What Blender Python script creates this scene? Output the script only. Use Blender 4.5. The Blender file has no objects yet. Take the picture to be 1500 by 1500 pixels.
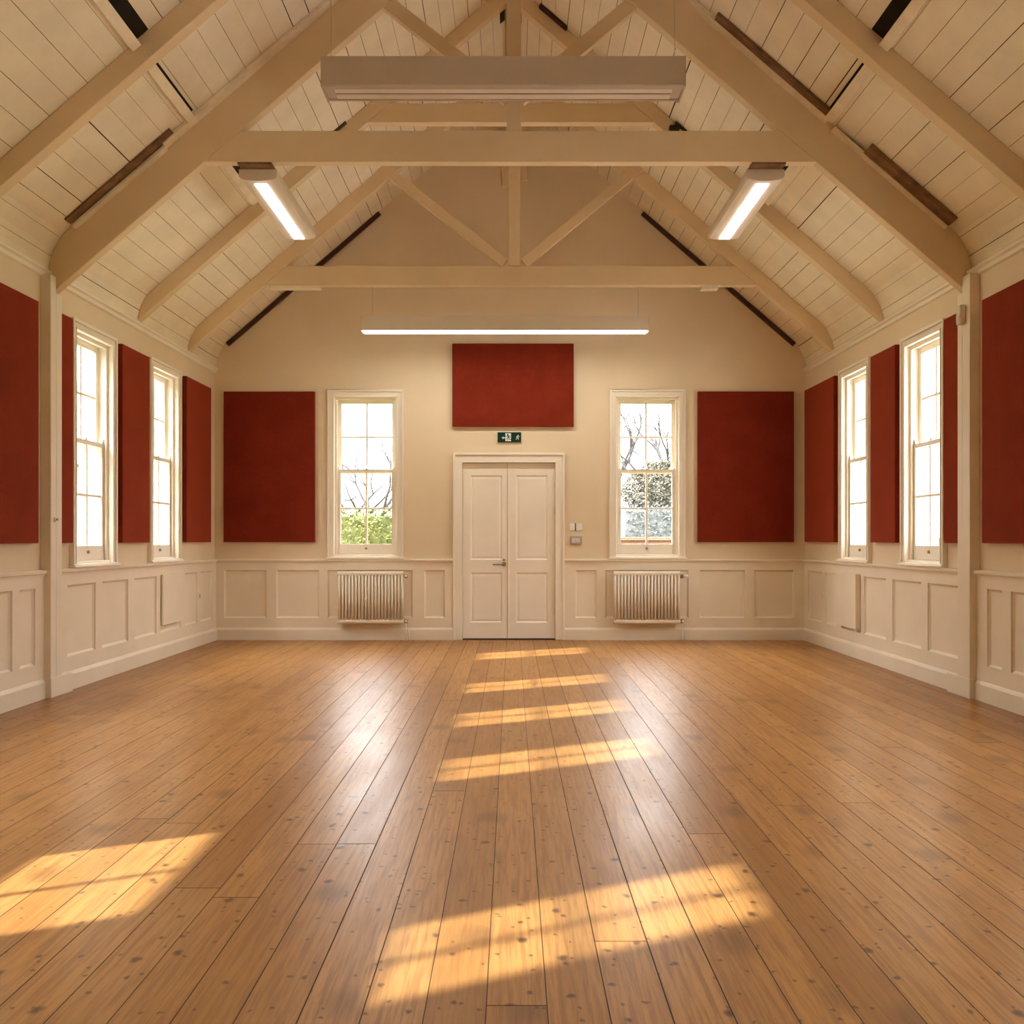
import bpy, bmesh, math, random
from mathutils import Vector, Matrix, noise

random.seed(7)
C = bpy.context.scene.collection
PI = math.pi

# ------------------------------------------------------------------ room dimensions (metres)
XL, XR = -4.11, 4.06          # plaster faces of the side walls
YB, YF = 13.0, -3.0           # back wall, wall behind the camera
EAVE = 3.75
RX = -0.015                   # ridge line x
RZ = 7.49                     # ridge height
SL = 0.863                    # roof slope
HW = 4.085                    # half width
KX, KZ = 3.945, RZ - SL * 3.945
def roof_z(x): return RZ - SL * abs(x - RX)

# ------------------------------------------------------------------ materials
class G:
    def __init__(s, name):
        s.m = bpy.data.materials.new(name); s.m.use_nodes = True
        s.t = s.m.node_tree; s.t.nodes.clear()
        s.out = s.t.nodes.new('ShaderNodeOutputMaterial')
    def n(s, typ, **kw):
        nd = s.t.nodes.new(typ)
        for k, v in kw.items():
            if k.startswith('i_'):
                nd.inputs[k[2:].replace('_', ' ')].default_value = v
            else: setattr(nd, k, v)
        return nd
    def l(s, a, b): s.t.links.new(a, b)
    def val(s, sock, v):
        if hasattr(v, 'is_linked') or hasattr(v, 'links'): s.l(v, sock)
        else: sock.default_value = v
    def math(s, op, a, b=0.0, c=0.0, clamp=False):
        nd = s.n('ShaderNodeMath', operation=op, use_clamp=clamp)
        s.val(nd.inputs[0], a); s.val(nd.inputs[1], b)
        if op in ('MULTIPLY_ADD', 'SMOOTH_MIN', 'COMPARE'): s.val(nd.inputs[2], c)
        return nd.outputs[0]
    def mix(s, f, a, b, mode='MIX'):
        nd = s.n('ShaderNodeMix', data_type='RGBA', blend_type=mode)
        s.val(nd.inputs[0], f); s.val(nd.inputs[6], a); s.val(nd.inputs[7], b)
        return nd.outputs[2]
    def ss(s, x, lo, hi, a=0.0, b=1.0):
        nd = s.n('ShaderNodeMapRange', interpolation_type='SMOOTHSTEP')
        s.val(nd.inputs[0], x); nd.inputs[1].default_value = lo; nd.inputs[2].default_value = hi
        nd.inputs[3].default_value = a; nd.inputs[4].default_value = b
        return nd.outputs[0]
    def combine(s, x, y, z=0.0):
        nd = s.n('ShaderNodeCombineXYZ')
        s.val(nd.inputs[0], x); s.val(nd.inputs[1], y); s.val(nd.inputs[2], z)
        return nd.outputs[0]
    def noise(s, vec, scale, detail=3.0, rough=0.5, dist=0.0):
        nd = s.n('ShaderNodeTexNoise')
        s.l(vec, nd.inputs['Vector'])
        nd.inputs['Scale'].default_value = scale; nd.inputs['Detail'].default_value = detail
        nd.inputs['Roughness'].default_value = rough; nd.inputs['Distortion'].default_value = dist
        return nd.outputs['Fac']
    def pos(s):
        return s.n('ShaderNodeNewGeometry').outputs['Position']
    def bsdf(s, **kw):
        b = s.n('ShaderNodeBsdfPrincipled')
        for k, v in kw.items(): s.val(b.inputs[k], v)
        s.l(b.outputs[0], s.out.inputs[0])
        return b
def c4(c): return (c[0], c[1], c[2], 1.0)
def sc(c, k): return (min(1, c[0]*k), min(1, c[1]*k), min(1, c[2]*k), 1.0)

def paint(name, col, rough=0.5, var=0.06, scale=1.6, bump=0.02, fine=60.0):
    g = G(name); p = g.pos()
    a = g.noise(p, scale, 4.0, 0.55)
    f = g.ss(a, 0.3, 0.7)
    colr = g.mix(f, sc(col, 1 - var), sc(col, 1 + var * 0.6))
    b = g.bsdf(**{'Base Color': colr, 'Roughness': rough, 'Specular IOR Level': 0.35})
    if bump:
        nz = g.noise(p, fine, 3.0)
        bp = g.n('ShaderNodeBump'); bp.inputs['Strength'].default_value = bump * 4; bp.inputs['Distance'].default_value = 0.004
        g.l(nz, bp.inputs['Height']); g.l(bp.outputs[0], b.inputs['Normal'])
    return g.m
def metal(name, col, rough):
    g = G(name); p = g.pos()
    a = g.noise(p, 40, 2.0)
    b = g.bsdf(**{'Base Color': c4(col), 'Metallic': 1.0, 'Roughness': g.ss(a, 0.2, 0.8, rough * 0.8, rough * 1.25)})
    return g.m
def emit(name, col, st):
    g = G(name)
    e = g.n('ShaderNodeEmission'); e.inputs[0].default_value = c4(col); e.inputs[1].default_value = st
    g.l(e.outputs[0], g.out.inputs[0]); return g.m

M = {}
M['plaster'] = paint('plaster', (0.74, 0.62, 0.44), 0.75, 0.05, 0.9, 0.03, 25)
M['panelling'] = paint('panelling_paint', (0.80, 0.72, 0.585), 0.45, 0.04, 2.0, 0.012)
M['trim'] = paint('gloss_trim', (0.85, 0.79, 0.68), 0.35, 0.03, 2.0, 0.008)
M['door'] = paint('door_paint', (0.84, 0.785, 0.69), 0.38, 0.03, 2.0, 0.01)
M['boards'] = paint('ceiling_paint', (0.80, 0.72, 0.56), 0.55, 0.07, 2.5, 0.02, 40)
M['beam'] = paint('beam_paint', (0.71, 0.56, 0.35), 0.5, 0.05, 1.5, 0.015, 40)
M['batten'] = paint('batten_paint', (0.80, 0.70, 0.53), 0.5, 0.10, 6.0, 0.02, 40)
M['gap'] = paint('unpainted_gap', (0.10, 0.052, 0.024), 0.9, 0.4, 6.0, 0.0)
M['hollow_shade'] = paint('painted_hollow_shade', (0.014, 0.009, 0.006), 0.95, 0.4, 6.0, 0.0)  # near-black colour painted in place of shade inside gaps and the doorway
M['oldwood'] = paint('bare_old_timber', (0.20, 0.105, 0.045), 0.75, 0.35, 9.0, 0.05, 50)
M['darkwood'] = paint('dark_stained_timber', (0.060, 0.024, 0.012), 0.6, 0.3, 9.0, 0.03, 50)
M['radiator'] = paint('radiator_enamel', (0.82, 0.74, 0.61), 0.35, 0.03, 3.0, 0.0)
M['fitting'] = paint('light_housing', (0.46, 0.37, 0.275), 0.45, 0.03, 3.0, 0.0)
M['fittingpale'] = paint('pale_light_housing', (0.66, 0.57, 0.46), 0.45, 0.03, 3.0, 0.0)
M['white'] = paint('white_plastic', (0.86, 0.84, 0.81), 0.35, 0.02, 5.0, 0.0)
M['grey'] = paint('grey_plastic', (0.36, 0.31, 0.28), 0.4, 0.05, 5.0, 0.0)
M['pale_grey'] = paint('pale_grey_plastic', (0.60, 0.56, 0.53), 0.4, 0.05, 60.0, 0.0)
M['black'] = paint('black_plastic', (0.02, 0.016, 0.013), 0.4, 0.1, 5.0, 0.0)
M['brass'] = metal('aged_brass', (0.42, 0.30, 0.16), 0.35)
M['steel'] = metal('dull_steel', (0.55, 0.50, 0.45), 0.35)
M['green'] = paint('sign_green', (0.004, 0.034, 0.017), 0.3, 0.1, 20.0, 0.0)
M['signwhite'] = paint('sign_white', (0.85, 0.90, 0.86), 0.4, 0.02, 20.0, 0.0)
M['tube'] = emit('lit_diffuser', (1.0, 0.94, 0.84), 1.5)

def fabric():
    g = G('red_felt'); p = g.pos()
    a = g.noise(p, 3.0, 5.0, 0.65); bnz = g.noise(p, 220.0, 2.0, 0.6); c = g.noise(p, 45.0, 3.0, 0.6)
    col = g.mix(g.ss(a, 0.3, 0.7), (0.175, 0.0190, 0.0080, 1), (0.215, 0.026, 0.0105, 1))
    col = g.mix(g.ss(c, 0.35, 0.75, 0.0, 0.35), col, (0.13, 0.013, 0.0065, 1))
    b = g.bsdf(**{'Base Color': col, 'Roughness': 0.95, 'Specular IOR Level': 0.1, 'Sheen Weight': 1.0, 'Sheen Roughness': 0.4,
                  'Sheen Tint': (0.85, 0.22, 0.10, 1)})
    bp = g.n('ShaderNodeBump'); bp.inputs['Strength'].default_value = 0.35; bp.inputs['Distance'].default_value = 0.003
    g.l(bnz, bp.inputs['Height']); g.l(bp.outputs[0], b.inputs['Normal'])
    return g.m
M['felt'] = fabric()

def glass():
    g = G('window_glass')
    tr = g.n('ShaderNodeBsdfTransparent'); tr.inputs[0].default_value = (0.97, 0.98, 0.98, 1)
    gl = g.n('ShaderNodeBsdfGlossy'); gl.inputs['Roughness'].default_value = 0.02
    geo = g.n('ShaderNodeNewGeometry'); dt = g.n('ShaderNodeVectorMath', operation='DOT_PRODUCT')
    g.l(geo.outputs['Normal'], dt.inputs[0]); g.l(geo.outputs['Incoming'], dt.inputs[1])
    k = g.math('POWER', g.math('SUBTRACT', 1.0, g.math('ABSOLUTE', dt.outputs['Value']), clamp=True), 5.0)
    fr = g.math('MULTIPLY_ADD', k, 0.9, 0.05)
    mx = g.n('ShaderNodeMixShader')
    g.l(fr, mx.inputs[0]); g.l(tr.outputs[0], mx.inputs[1]); g.l(gl.outputs[0], mx.inputs[2])
    g.l(mx.outputs[0], g.out.inputs[0])
    return g.m
M['glass'] = glass()

PW = 0.18
def floor_mat():
    g = G('pine_floorboards'); p = g.pos()
    sx = g.n('ShaderNodeSeparateXYZ'); g.l(p, sx.inputs[0])
    x, y = sx.outputs[0], sx.outputs[1]
    u = g.math('DIVIDE', g.math('ADD', x, 40 * PW + 0.076), PW)
    idx = g.math('FLOOR', u); fr = g.math('FRACT', u)
    wn = g.n('ShaderNodeTexWhiteNoise', noise_dimensions='1D'); g.l(idx, wn.inputs['W'])
    r1 = wn.outputs['Value']
    wn2 = g.n('ShaderNodeTexWhiteNoise', noise_dimensions='1D'); g.l(g.math('ADD', idx, 91.7), wn2.inputs['W'])
    r2 = wn2.outputs['Value']
    # end joints: each board run is cut into ~5.5 m lengths
    yy = g.math('DIVIDE', g.math('ADD', y, g.math('MULTIPLY_ADD', r2, 9.0, 36.0)), 9.0)
    jid = g.math('FLOOR', yy); jf = g.math('FRACT', yy)
    wn3 = g.n('ShaderNodeTexWhiteNoise', noise_dimensions='2D')
    g.l(g.combine(idx, jid), wn3.inputs['Vector'])
    r3 = wn3.outputs['Value']
    off = g.math('MULTIPLY', r3, 37.0)
    # grain
    gv = g.combine(g.math('MULTIPLY_ADD', x, 1.0, off), g.math('MULTIPLY', y, 0.045), off)
    g1 = g.noise(gv, 64.0, 5.0, 0.62, 0.15)
    gv2 = g.combine(g.math('MULTIPLY_ADD', x, 1.0, off), g.math('MULTIPLY', y, 0.16), off)
    g2 = g.noise(gv2, 9.0, 4.0, 0.55, 0.3)
    g3 = g.noise(gv2, 130.0, 2.0, 0.5)
    base = g.mix(g.ss(r3, 0.0, 1.0), (0.345, 0.160, 0.038, 1), (0.445, 0.222, 0.062, 1))
    col = g.mix(g.ss(g1, 0.42, 0.64, 0.0, 0.62), base, (0.235, 0.092, 0.022, 1))
    col = g.mix(g.ss(g2, 0.46, 0.80, 0.0, 0.28), col, (0.25, 0.105, 0.026, 1))
    col = g.mix(g.ss(g3, 0.55, 0.85, 0.0, 0.25), col, (0.18, 0.070, 0.020, 1))
    # cathedral rings down the middle of a board
    cv = g.math('ADD', g.math('MULTIPLY', g.math('SUBTRACT', fr, 0.5), 5.0), g.math('MULTIPLY', g2, 3.0))
    ring = g.math('SINE', g.math('MULTIPLY', cv, 5.0))
    col = g.mix(g.math('MULTIPLY', g.ss(ring, 0.45, 1.0), 0.22), col, (0.22, 0.085, 0.022, 1))
    # knots, large and small
    kn_all = None
    for scl, lo, hi, keep, strength in ((3.7, 0.02, 0.095, 0.60, 0.88), (17.0, 0.03, 0.18, 0.80, 0.75), (8.0, 0.03, 0.12, 0.74, 0.80), (2.1, 0.03, 0.24, 0.70, 0.40)):
        vor = g.n('ShaderNodeTexVoronoi', voronoi_dimensions='2D', feature='F1')
        vec = g.combine(g.math('MULTIPLY_ADD', x, 1.0, off), g.math('MULTIPLY', y, 0.75))
        wob = g.noise(vec, 26.0, 3.0, 0.6)
        vec2 = g.combine(g.math('ADD', g.math('MULTIPLY_ADD', x, 1.0, off), g.math('MULTIPLY', wob, 0.045)), g.math('MULTIPLY', y, 0.75))
        g.l(vec2, vor.inputs['Vector']); vor.inputs['Scale'].default_value = scl
        d = vor.outputs['Distance']
        cs = g.n('ShaderNodeSeparateXYZ'); g.l(vor.outputs['Color'], cs.inputs[0])
        on = g.math('GREATER_THAN', cs.outputs[0], keep)
        k = g.math('MULTIPLY', g.math('MULTIPLY', g.ss(d, lo, hi, 1.0, 0.0), on), strength)
        kn_all = k if kn_all is None else g.math('MAXIMUM', kn_all, k)
    col = g.mix(kn_all, col, (0.060, 0.020, 0.006, 1))
    # wear patches
    wp = g.noise(p, 0.9, 4.0, 0.6)
    col = g.mix(g.ss(wp, 0.45, 0.75, 0.0, 0.12), col, (0.30, 0.13, 0.035, 1))
    # gaps
    ed = g.math('MINIMUM', fr, g.math('SUBTRACT', 1.0, fr))
    gw = g.math('MULTIPLY_ADD', r1, 0.011, 0.010)
    gap = g.math('SUBTRACT', 1.0, g.math('SMOOTH_MIN', g.math('DIVIDE', ed, gw), 1.0, 0.2), clamp=True)
    gap = g.ss(gap, 0.05, 0.55)
    je = g.math('MINIMUM', jf, g.math('SUBTRACT', 1.0, jf))
    jg = g.ss(je, 0.0002, 0.0005, 1.0, 0.0)
    gp = g.math('MAXIMUM', gap, g.math('MULTIPLY', jg, 0.8))
    col = g.mix(g.math('MULTIPLY', gp, 0.92), col, (0.030, 0.013, 0.006, 1))
    rn = g.noise(gv2, 6.0, 4.0, 0.6)
    rough = g.math('ADD', g.math('MULTIPLY_ADD', rn, 0.20, 0.245), g.math('MULTIPLY', gp, 0.5))
    b = g.bsdf(**{'Base Color': col, 'Roughness': rough, 'Specular IOR Level': 0.34})
    cup = g.math('MULTIPLY', g.math('POWER', g.math('ABSOLUTE', g.math('SUBTRACT', g.math('MULTIPLY', fr, 2.0), 1.0)), 4.0), 0.35)
    h = g.math('ADD', g.math('MULTIPLY', gp, -1.0), g.math('MULTIPLY', g1, 0.07))
    h = g.math('ADD', h, g.math('MULTIPLY', cup, 0.35))
    h = g.math('ADD', h, g.math('MULTIPLY', wp, 0.3))
    bp = g.n('ShaderNodeBump'); bp.inputs['Strength'].default_value = 0.45; bp.inputs['Distance'].default_value = 0.004
    g.l(h, bp.inputs['Height']); g.l(bp.outputs[0], b.inputs['Normal'])
    return g.m
M['floor'] = floor_mat()

def leafmat(name, a, bcol, sc_=3.0):
    g = G(name); p = g.pos()
    n1 = g.noise(p, sc_, 4.0, 0.6); n2 = g.noise(p, 40.0, 2.0)
    col = g.mix(g.ss(n1, 0.35, 0.65), c4(a), c4(bcol))
    col = g.mix(g.ss(n2, 0.3, 0.8, 0.0, 0.35), col, sc(a, 0.55))
    g.bsdf(**{'Base Color': col, 'Roughness': 0.7, 'Specular IOR Level': 0.2})
    return g.m
M['leaf_bright'] = leafmat('yellow_green_leaves', (0.060, 0.078, 0.026), (0.105, 0.105, 0.030), 0.9)
M['leaf_ever'] = leafmat('evergreen_leaves', (0.040, 0.038, 0.024), (0.058, 0.053, 0.036))
M['leaf_blue'] = leafmat('grey_green_leaves', (0.060, 0.066, 0.067), (0.085, 0.09, 0.092))
M['leaf_dark'] = leafmat('sun_blocker_leaves', (0.05, 0.08, 0.025), (0.08, 0.11, 0.03))
M['bark'] = paint('grey_bark', (0.026, 0.022, 0.021), 0.9, 0.25, 8.0, 0.0)
M['grass'] = leafmat('lawn_grass', (0.09, 0.13, 0.03), (0.13, 0.16, 0.04))
M['slate'] = paint('grey_slate', (0.075, 0.08, 0.095), 0.7, 0.2, 3.0, 0.0)
M['render'] = paint('pale_house_render', (0.48, 0.50, 0.56), 0.8, 0.06, 0.8, 0.0)
def brick():
    g = G('orange_brick')
    p = g.pos(); sx = g.n('ShaderNodeSeparateXYZ'); g.l(p, sx.inputs[0])
    bt = g.n('ShaderNodeTexBrick'); g.l(g.combine(sx.outputs[0], sx.outputs[2]), bt.inputs['Vector'])
    bt.inputs['Color1'].default_value = (0.14, 0.060, 0.034, 1); bt.inputs['Color2'].default_value = (0.12, 0.05, 0.03, 1)
    bt.inputs['Mortar'].default_value = (0.14, 0.11, 0.09, 1); bt.inputs['Scale'].default_value = 4.5
    g.bsdf(**{'Base Color': bt.outputs['Color'], 'Roughness': 0.85}); return g.m
M['brick'] = brick()

# ------------------------------------------------------------------ mesh helpers
class MB:
    def __init__(s): s.v = []; s.f = []; s.mi = []; s.smooth = set()
    def face(s, pts, mi=0):
        b = len(s.v); s.v += [tuple(p) for p in pts]
        s.f.append(tuple(range(b, b + len(pts)))); s.mi.append(mi)
    def poly(s, vs, fs, mi=0, smooth=False):
        b = len(s.v); s.v += [tuple(p) for p in vs]
        for f in fs:
            if smooth: s.smooth.add(len(s.f))
            s.f.append(tuple(b + i for i in f)); s.mi.append(mi)
        return s
    def box(s, x0, x1, y0, y1, z0, z1, mi=0):
        return s.poly([(x0,y0,z0),(x1,y0,z0),(x1,y1,z0),(x0,y1,z0),(x0,y0,z1),(x1,y0,z1),(x1,y1,z1),(x0,y1,z1)],
            [(0,3,2,1),(4,5,6,7),(0,1,5,4),(1,2,6,5),(2,3,7,6),(3,0,4,7)], mi)
    def mbox(s, mp, u0, u1, d0, d1, z0, z1, mi=0):     # box in a wall's own frame
        return s.poly([mp(u,d,z) for z in (z0,z1) for (u,d) in ((u0,d0),(u1,d0),(u1,d1),(u0,d1))],
            [(0,3,2,1),(4,5,6,7),(0,1,5,4),(1,2,6,5),(2,3,7,6),(3,0,4,7)], mi)
    def prism(s, mp, pts, a0, a1, mi=0, smooth=False): # mp((p,q), a) -> 3d
        n = len(pts)
        vs = [mp(p, a0) for p in pts] + [mp(p, a1) for p in pts]
        s.poly(vs, [tuple(range(n)), tuple(range(2*n-1, n-1, -1))], mi)
        return s.poly(vs, [(i, i+n, (i+1) % n + n, (i+1) % n) for i in range(n)], mi, smooth)
    def bar(s, p0, p1, w, t, up=(0,0,1), mi=0):        # rectangular bar: w across up, t along side
        p0, p1 = Vector(p0), Vector(p1); d = (p1 - p0).normalized()
        side = d.cross(Vector(up)).normalized(); u = side.cross(d).normalized()
        vs = []
        for p in (p0, p1):
            for a, b in ((-1,-1),(1,-1),(1,1),(-1,1)):
                vs.append(p + side * (a * t / 2) + u * (b * w / 2))
        return s.poly(vs, [(0,3,2,1),(4,5,6,7),(0,1,5,4),(1,2,6,5),(2,3,7,6),(3,0,4,7)], mi)
    def tube(s, pts, r, n=10, mi=0, cap=True):
        pts = [Vector(p) for p in pts]
        rs = r if isinstance(r, (list, tuple)) else [r] * len(pts)
        vs = []; ref = None
        for i, p in enumerate(pts):
            d = (pts[min(i+1, len(pts)-1)] - pts[max(i-1, 0)]).normalized()
            if ref is None:
                ref = d.orthogonal().normalized()
            ref = (ref - d * ref.dot(d)).normalized()
            b = d.cross(ref)
            for k in range(n):
                a = 2 * PI * k / n
                vs.append(p + (ref * math.cos(a) + b * math.sin(a)) * rs[i])
        fs = [(i*n+k, i*n+(k+1) % n, (i+1)*n+(k+1) % n, (i+1)*n+k) for i in range(len(pts)-1) for k in range(n)]
        s.poly(vs, fs, mi, True)
        if cap:
            s.poly([vs[k] for k in range(n)], [tuple(range(n))], mi)
            s.poly([vs[(len(pts)-1)*n+k] for k in range(n)], [tuple(range(n))], mi)
        return s
    def sphere(s, c, r, n=12, m=8, mi=0, sq=(1,1,1)):
        vs = []; fs = []
        for i in range(m+1):
            t = PI * i / m
            for k in range(n):
                a = 2*PI*k/n
                vs.append((c[0]+r*sq[0]*math.sin(t)*math.cos(a), c[1]+r*sq[1]*math.sin(t)*math.sin(a), c[2]+r*sq[2]*math.cos(t)))
        for i in range(m):
            for k in range(n):
                fs.append((i*n+k, i*n+(k+1) % n, (i+1)*n+(k+1) % n, (i+1)*n+k))
        return s.poly(vs, fs, mi, True)

ROOT = {}
def obj(name, mb, mats, parent=None, bevel=0.0, origin=None, fixn=True):
    if not isinstance(mats, (list, tuple)): mats = [mats]
    if parent is not None: o0 = ROOT[parent.name]
    elif origin is not None: o0 = Vector(origin)
    else:
        xs = [p[0] for p in mb.v]; ys = [p[1] for p in mb.v]; zs = [p[2] for p in mb.v]
        o0 = Vector(((min(xs)+max(xs))/2, (min(ys)+max(ys))/2, min(zs)))
    me = bpy.data.meshes.new(name)
    me.from_pydata([tuple(Vector(p) - o0) for p in mb.v], [], mb.f)
    for m in mats: me.materials.append(m)
    for i, p in enumerate(me.polygons):
        p.material_index = mb.mi[i]; p.use_smooth = i in mb.smooth
    bm = bmesh.new(); bm.from_mesh(me)
    bmesh.ops.remove_doubles(bm, verts=bm.verts, dist=1e-6)
    if fixn: bmesh.ops.recalc_face_normals(bm, faces=bm.faces)
    bm.to_mesh(me); bm.free(); me.update()
    o = bpy.data.objects.new(name, me); C.objects.link(o)
    if parent is None: o.location = o0
    else: o.parent = parent
    ROOT[o.name] = o0
    if bevel:
        md = o.modifiers.new('bevel', 'BEVEL'); md.width = bevel; md.segments = 2; md.limit_method = 'ANGLE'; md.angle_limit = 0.6
    return o
def tag(o, label, cat=None, group=None, kind=None):
    o['label'] = label
    if cat: o['category'] = cat
    if group: o['group'] = group
    if kind: o['kind'] = kind
    return o
def thing(name, loc, label, cat, group=None):
    o = bpy.data.objects.new(name, None); C.objects.link(o); o.location = loc
    ROOT[o.name] = Vector(loc); o.empty_display_size = 0.1
    return tag(o, label, cat, group)
def struct(name, mb, mats, label, cat, bevel=0.0, origin=None, fixn=True):
    return tag(obj(name, mb, mats, None, bevel, origin, fixn), label, cat, None, 'structure')
def sthing(name, loc, label, cat):
    o = thing(name, loc, label, cat); o['kind'] = 'structure'; return o

def back(u, d, z): return (u, YB - d, z)
def left(u, d, z): return (XL + d, u, z)
def right(u, d, z): return (XR - d, u, z)
def front(u, d, z): return (u, YF + d, z)
def xz(p, a): return (p[0], a, p[1])

# ------------------------------------------------------------------ walls
WT = 0.32
def grid_wall(mb, mp, u0, u1, z0, z1, holes, t=WT):
    us = sorted({u0, u1, *[h[0] for h in holes], *[h[1] for h in holes]})
    zs = sorted({z0, z1, *[h[2] for h in holes], *[h[3] for h in holes]})
    for i in range(len(us)-1):
        for j in range(len(zs)-1):
            uc, zc = (us[i]+us[i+1])/2, (zs[j]+zs[j+1])/2
            if any(h[0] < uc < h[1] and h[2] < zc < h[3] for h in holes): continue
            for d in (0, -t):
                mb.face([mp(us[i],d,zs[j]), mp(us[i+1],d,zs[j]), mp(us[i+1],d,zs[j+1]), mp(us[i],d,zs[j+1])])
    for (a, b, c, d_) in list(holes) + [(u0, u1, z0, z1)]:
        for (p, q) in (((a,c),(b,c)), ((b,c),(b,d_)), ((b,d_),(a,d_)), ((a,d_),(a,c))):
            mb.face([mp(p[0],0,p[1]), mp(q[0],0,q[1]), mp(q[0],-t,q[1]), mp(p[0],-t,p[1])])

WZ0, WZ1 = 1.15, 3.37
GWB, GWS = 0.71, 0.64
LWIN = [11.10, 9.22, 6.83, 5.28, 3.72, 2.55, 1.15]
RWIN = [11.10, 9.26, 6.83, 5.28, 3.60, 1.15]
BWIN = [-2.022, 1.868]
def gws(c): return GWS if c > 8 else (1.0 if c == 2.55 else 0.56)
def hole(c, gw): return (c - gw/2 - 0.09, c + gw/2 + 0.09, WZ0, WZ1)

mb = MB(); grid_wall(mb, left, YF, YB, 0, 3.9, [hole(c, gws(c)) for c in LWIN])
struct('wall_left', mb, M['plaster'], 'cream plaster side wall on the left, with sash windows', 'wall')
mb = MB(); grid_wall(mb, right, YF, YB, 0, 3.9, [hole(c, gws(c)) for c in RWIN])
struct('wall_right', mb, M['plaster'], 'cream plaster side wall on the right, with sash windows', 'wall')
DX0, DX1, DZ = -0.682, 0.595, 2.446
mb = MB(); grid_wall(mb, back, XL - WT, XR + WT, 0, EAVE, [hole(c, GWB) for c in BWIN] + [(DX0 - 0.02, DX1 + 0.02, 0, DZ + 0.015)])
gp = [(XL - WT, EAVE), (XR + WT, EAVE), (XR + WT, 4.1), (RX, 7.75), (XL - WT, 4.1)]
mb.prism(xz, gp, YB, YB + WT)
struct('wall_back', mb, M['plaster'], 'cream gable end wall with double door and two windows', 'wall')
mb = MB(); mb.prism(xz, [(XL - WT, 0), (XR + WT, 0), (XR + WT, 4.1), (RX, 7.75), (XL - WT, 4.1)], YF - WT, YF)
struct('wall_front', mb, M['plaster'], 'plain gable wall behind the viewer', 'wall')

mb = MB(); mb.box(XL - WT, XR + WT, YF - WT, YB + WT, -0.15, 0.0)
struct('floor', mb, M['floor'], 'worn varnished pine floorboards running towards the far door', 'floor')

# ------------------------------------------------------------------ ceiling: grooved boards in the roof slopes
YA, YT1, YR, YT2 = 6.99, 8.30, 10.27, 11.86
def ceiling():
    mb = MB()
    rng = random.Random(3)
    bays = [YF, 4.4, YA + 0.05, YT1 + 0.05, YR + 0.05, YT2 + 0.05, YB]
    for bi in range(len(bays) - 1):
        y0, y1 = bays[bi], bays[bi + 1]
        for sgn in (-1, 1):
            P = lambda x, z: (RX + sgn * x, z)
            # path from the wall up: cove then slope
            path = [(HW, EAVE - 0.02), (HW - 0.012, EAVE + 0.07), (HW - 0.05, EAVE + 0.19), (KX + 0.04, KZ - 0.06), (KX, KZ), (0, RZ)]
            # outward normal offset for grooves (up)
            L = []; tot = 0
            for i in range(len(path)-1):
                dl = math.hypot(path[i+1][0]-path[i][0], path[i+1][1]-path[i][1]); L.append((tot, tot+dl, i)); tot += dl
            def at(t):
                for a, b, i in L:
                    if t <= b + 1e-9:
                        k = (t - a) / (b - a)
                        p, q = path[i], path[i+1]
                        nx, nz = q[1]-p[1], -(q[0]-p[0]); nl = math.hypot(nx, nz)
                        return (p[0]+(q[0]-p[0])*k, p[1]+(q[1]-p[1])*k, nx/nl, nz/nl)
                return (0, RZ, 0, 1)
            cuts = []; t = 0.16
            while t < tot - 0.06:
                w = rng.choices([0.0025, 0.004, 0.006, 0.010], [4, 4, 2, 0.7])[0]
                if t > 3.0: w *= 1.2
                cuts.append((t, w)); t += 0.185 + rng.uniform(-0.006, 0.006)
            kinks = [b for a, b, i in L[:-1]]
            ev = [(0.0, 0)] + [(k, 0) for k in kinks] + [(tot, 0)]
            pts = [(tt, None) for tt, _ in ev]
            for tt, w in cuts:
                pts = [q for q in pts if abs(q[0] - tt) > w or q[0] in (0.0, tot)]
                pts += [(tt - w/2, 'a'), (tt + w/2, 'b')]
            pts.sort(key=lambda q: q[0])
            for i in range(len(pts)-1):
                (ta, ka), (tb, kb) = pts[i], pts[i+1]
                A, B = at(ta), at(tb)
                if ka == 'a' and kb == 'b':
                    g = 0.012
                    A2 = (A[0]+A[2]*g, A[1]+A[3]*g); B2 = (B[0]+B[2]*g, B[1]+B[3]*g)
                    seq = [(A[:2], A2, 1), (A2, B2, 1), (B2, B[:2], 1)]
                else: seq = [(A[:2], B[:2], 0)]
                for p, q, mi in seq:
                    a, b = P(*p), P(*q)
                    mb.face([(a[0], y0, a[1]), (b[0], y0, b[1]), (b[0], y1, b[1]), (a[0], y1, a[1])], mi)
    return mb
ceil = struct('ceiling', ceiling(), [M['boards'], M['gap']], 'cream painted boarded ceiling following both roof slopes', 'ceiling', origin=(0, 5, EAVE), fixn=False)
# the slates over it
mb = MB()
for sgn in (-1, 1):
    mb.prism(xz, [(RX, RZ + 0.06), (RX + sgn*4.47, RZ + 0.06 - SL*4.47), (RX + sgn*4.47, RZ + 0.22 - SL*4.47), (RX, RZ + 0.22)], YF - 0.5, YB + 0.5)
struct('roof', mb, M['slate'], 'slate roof covering above the ceiling boards', 'roof', origin=(0, 5, EAVE))

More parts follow.
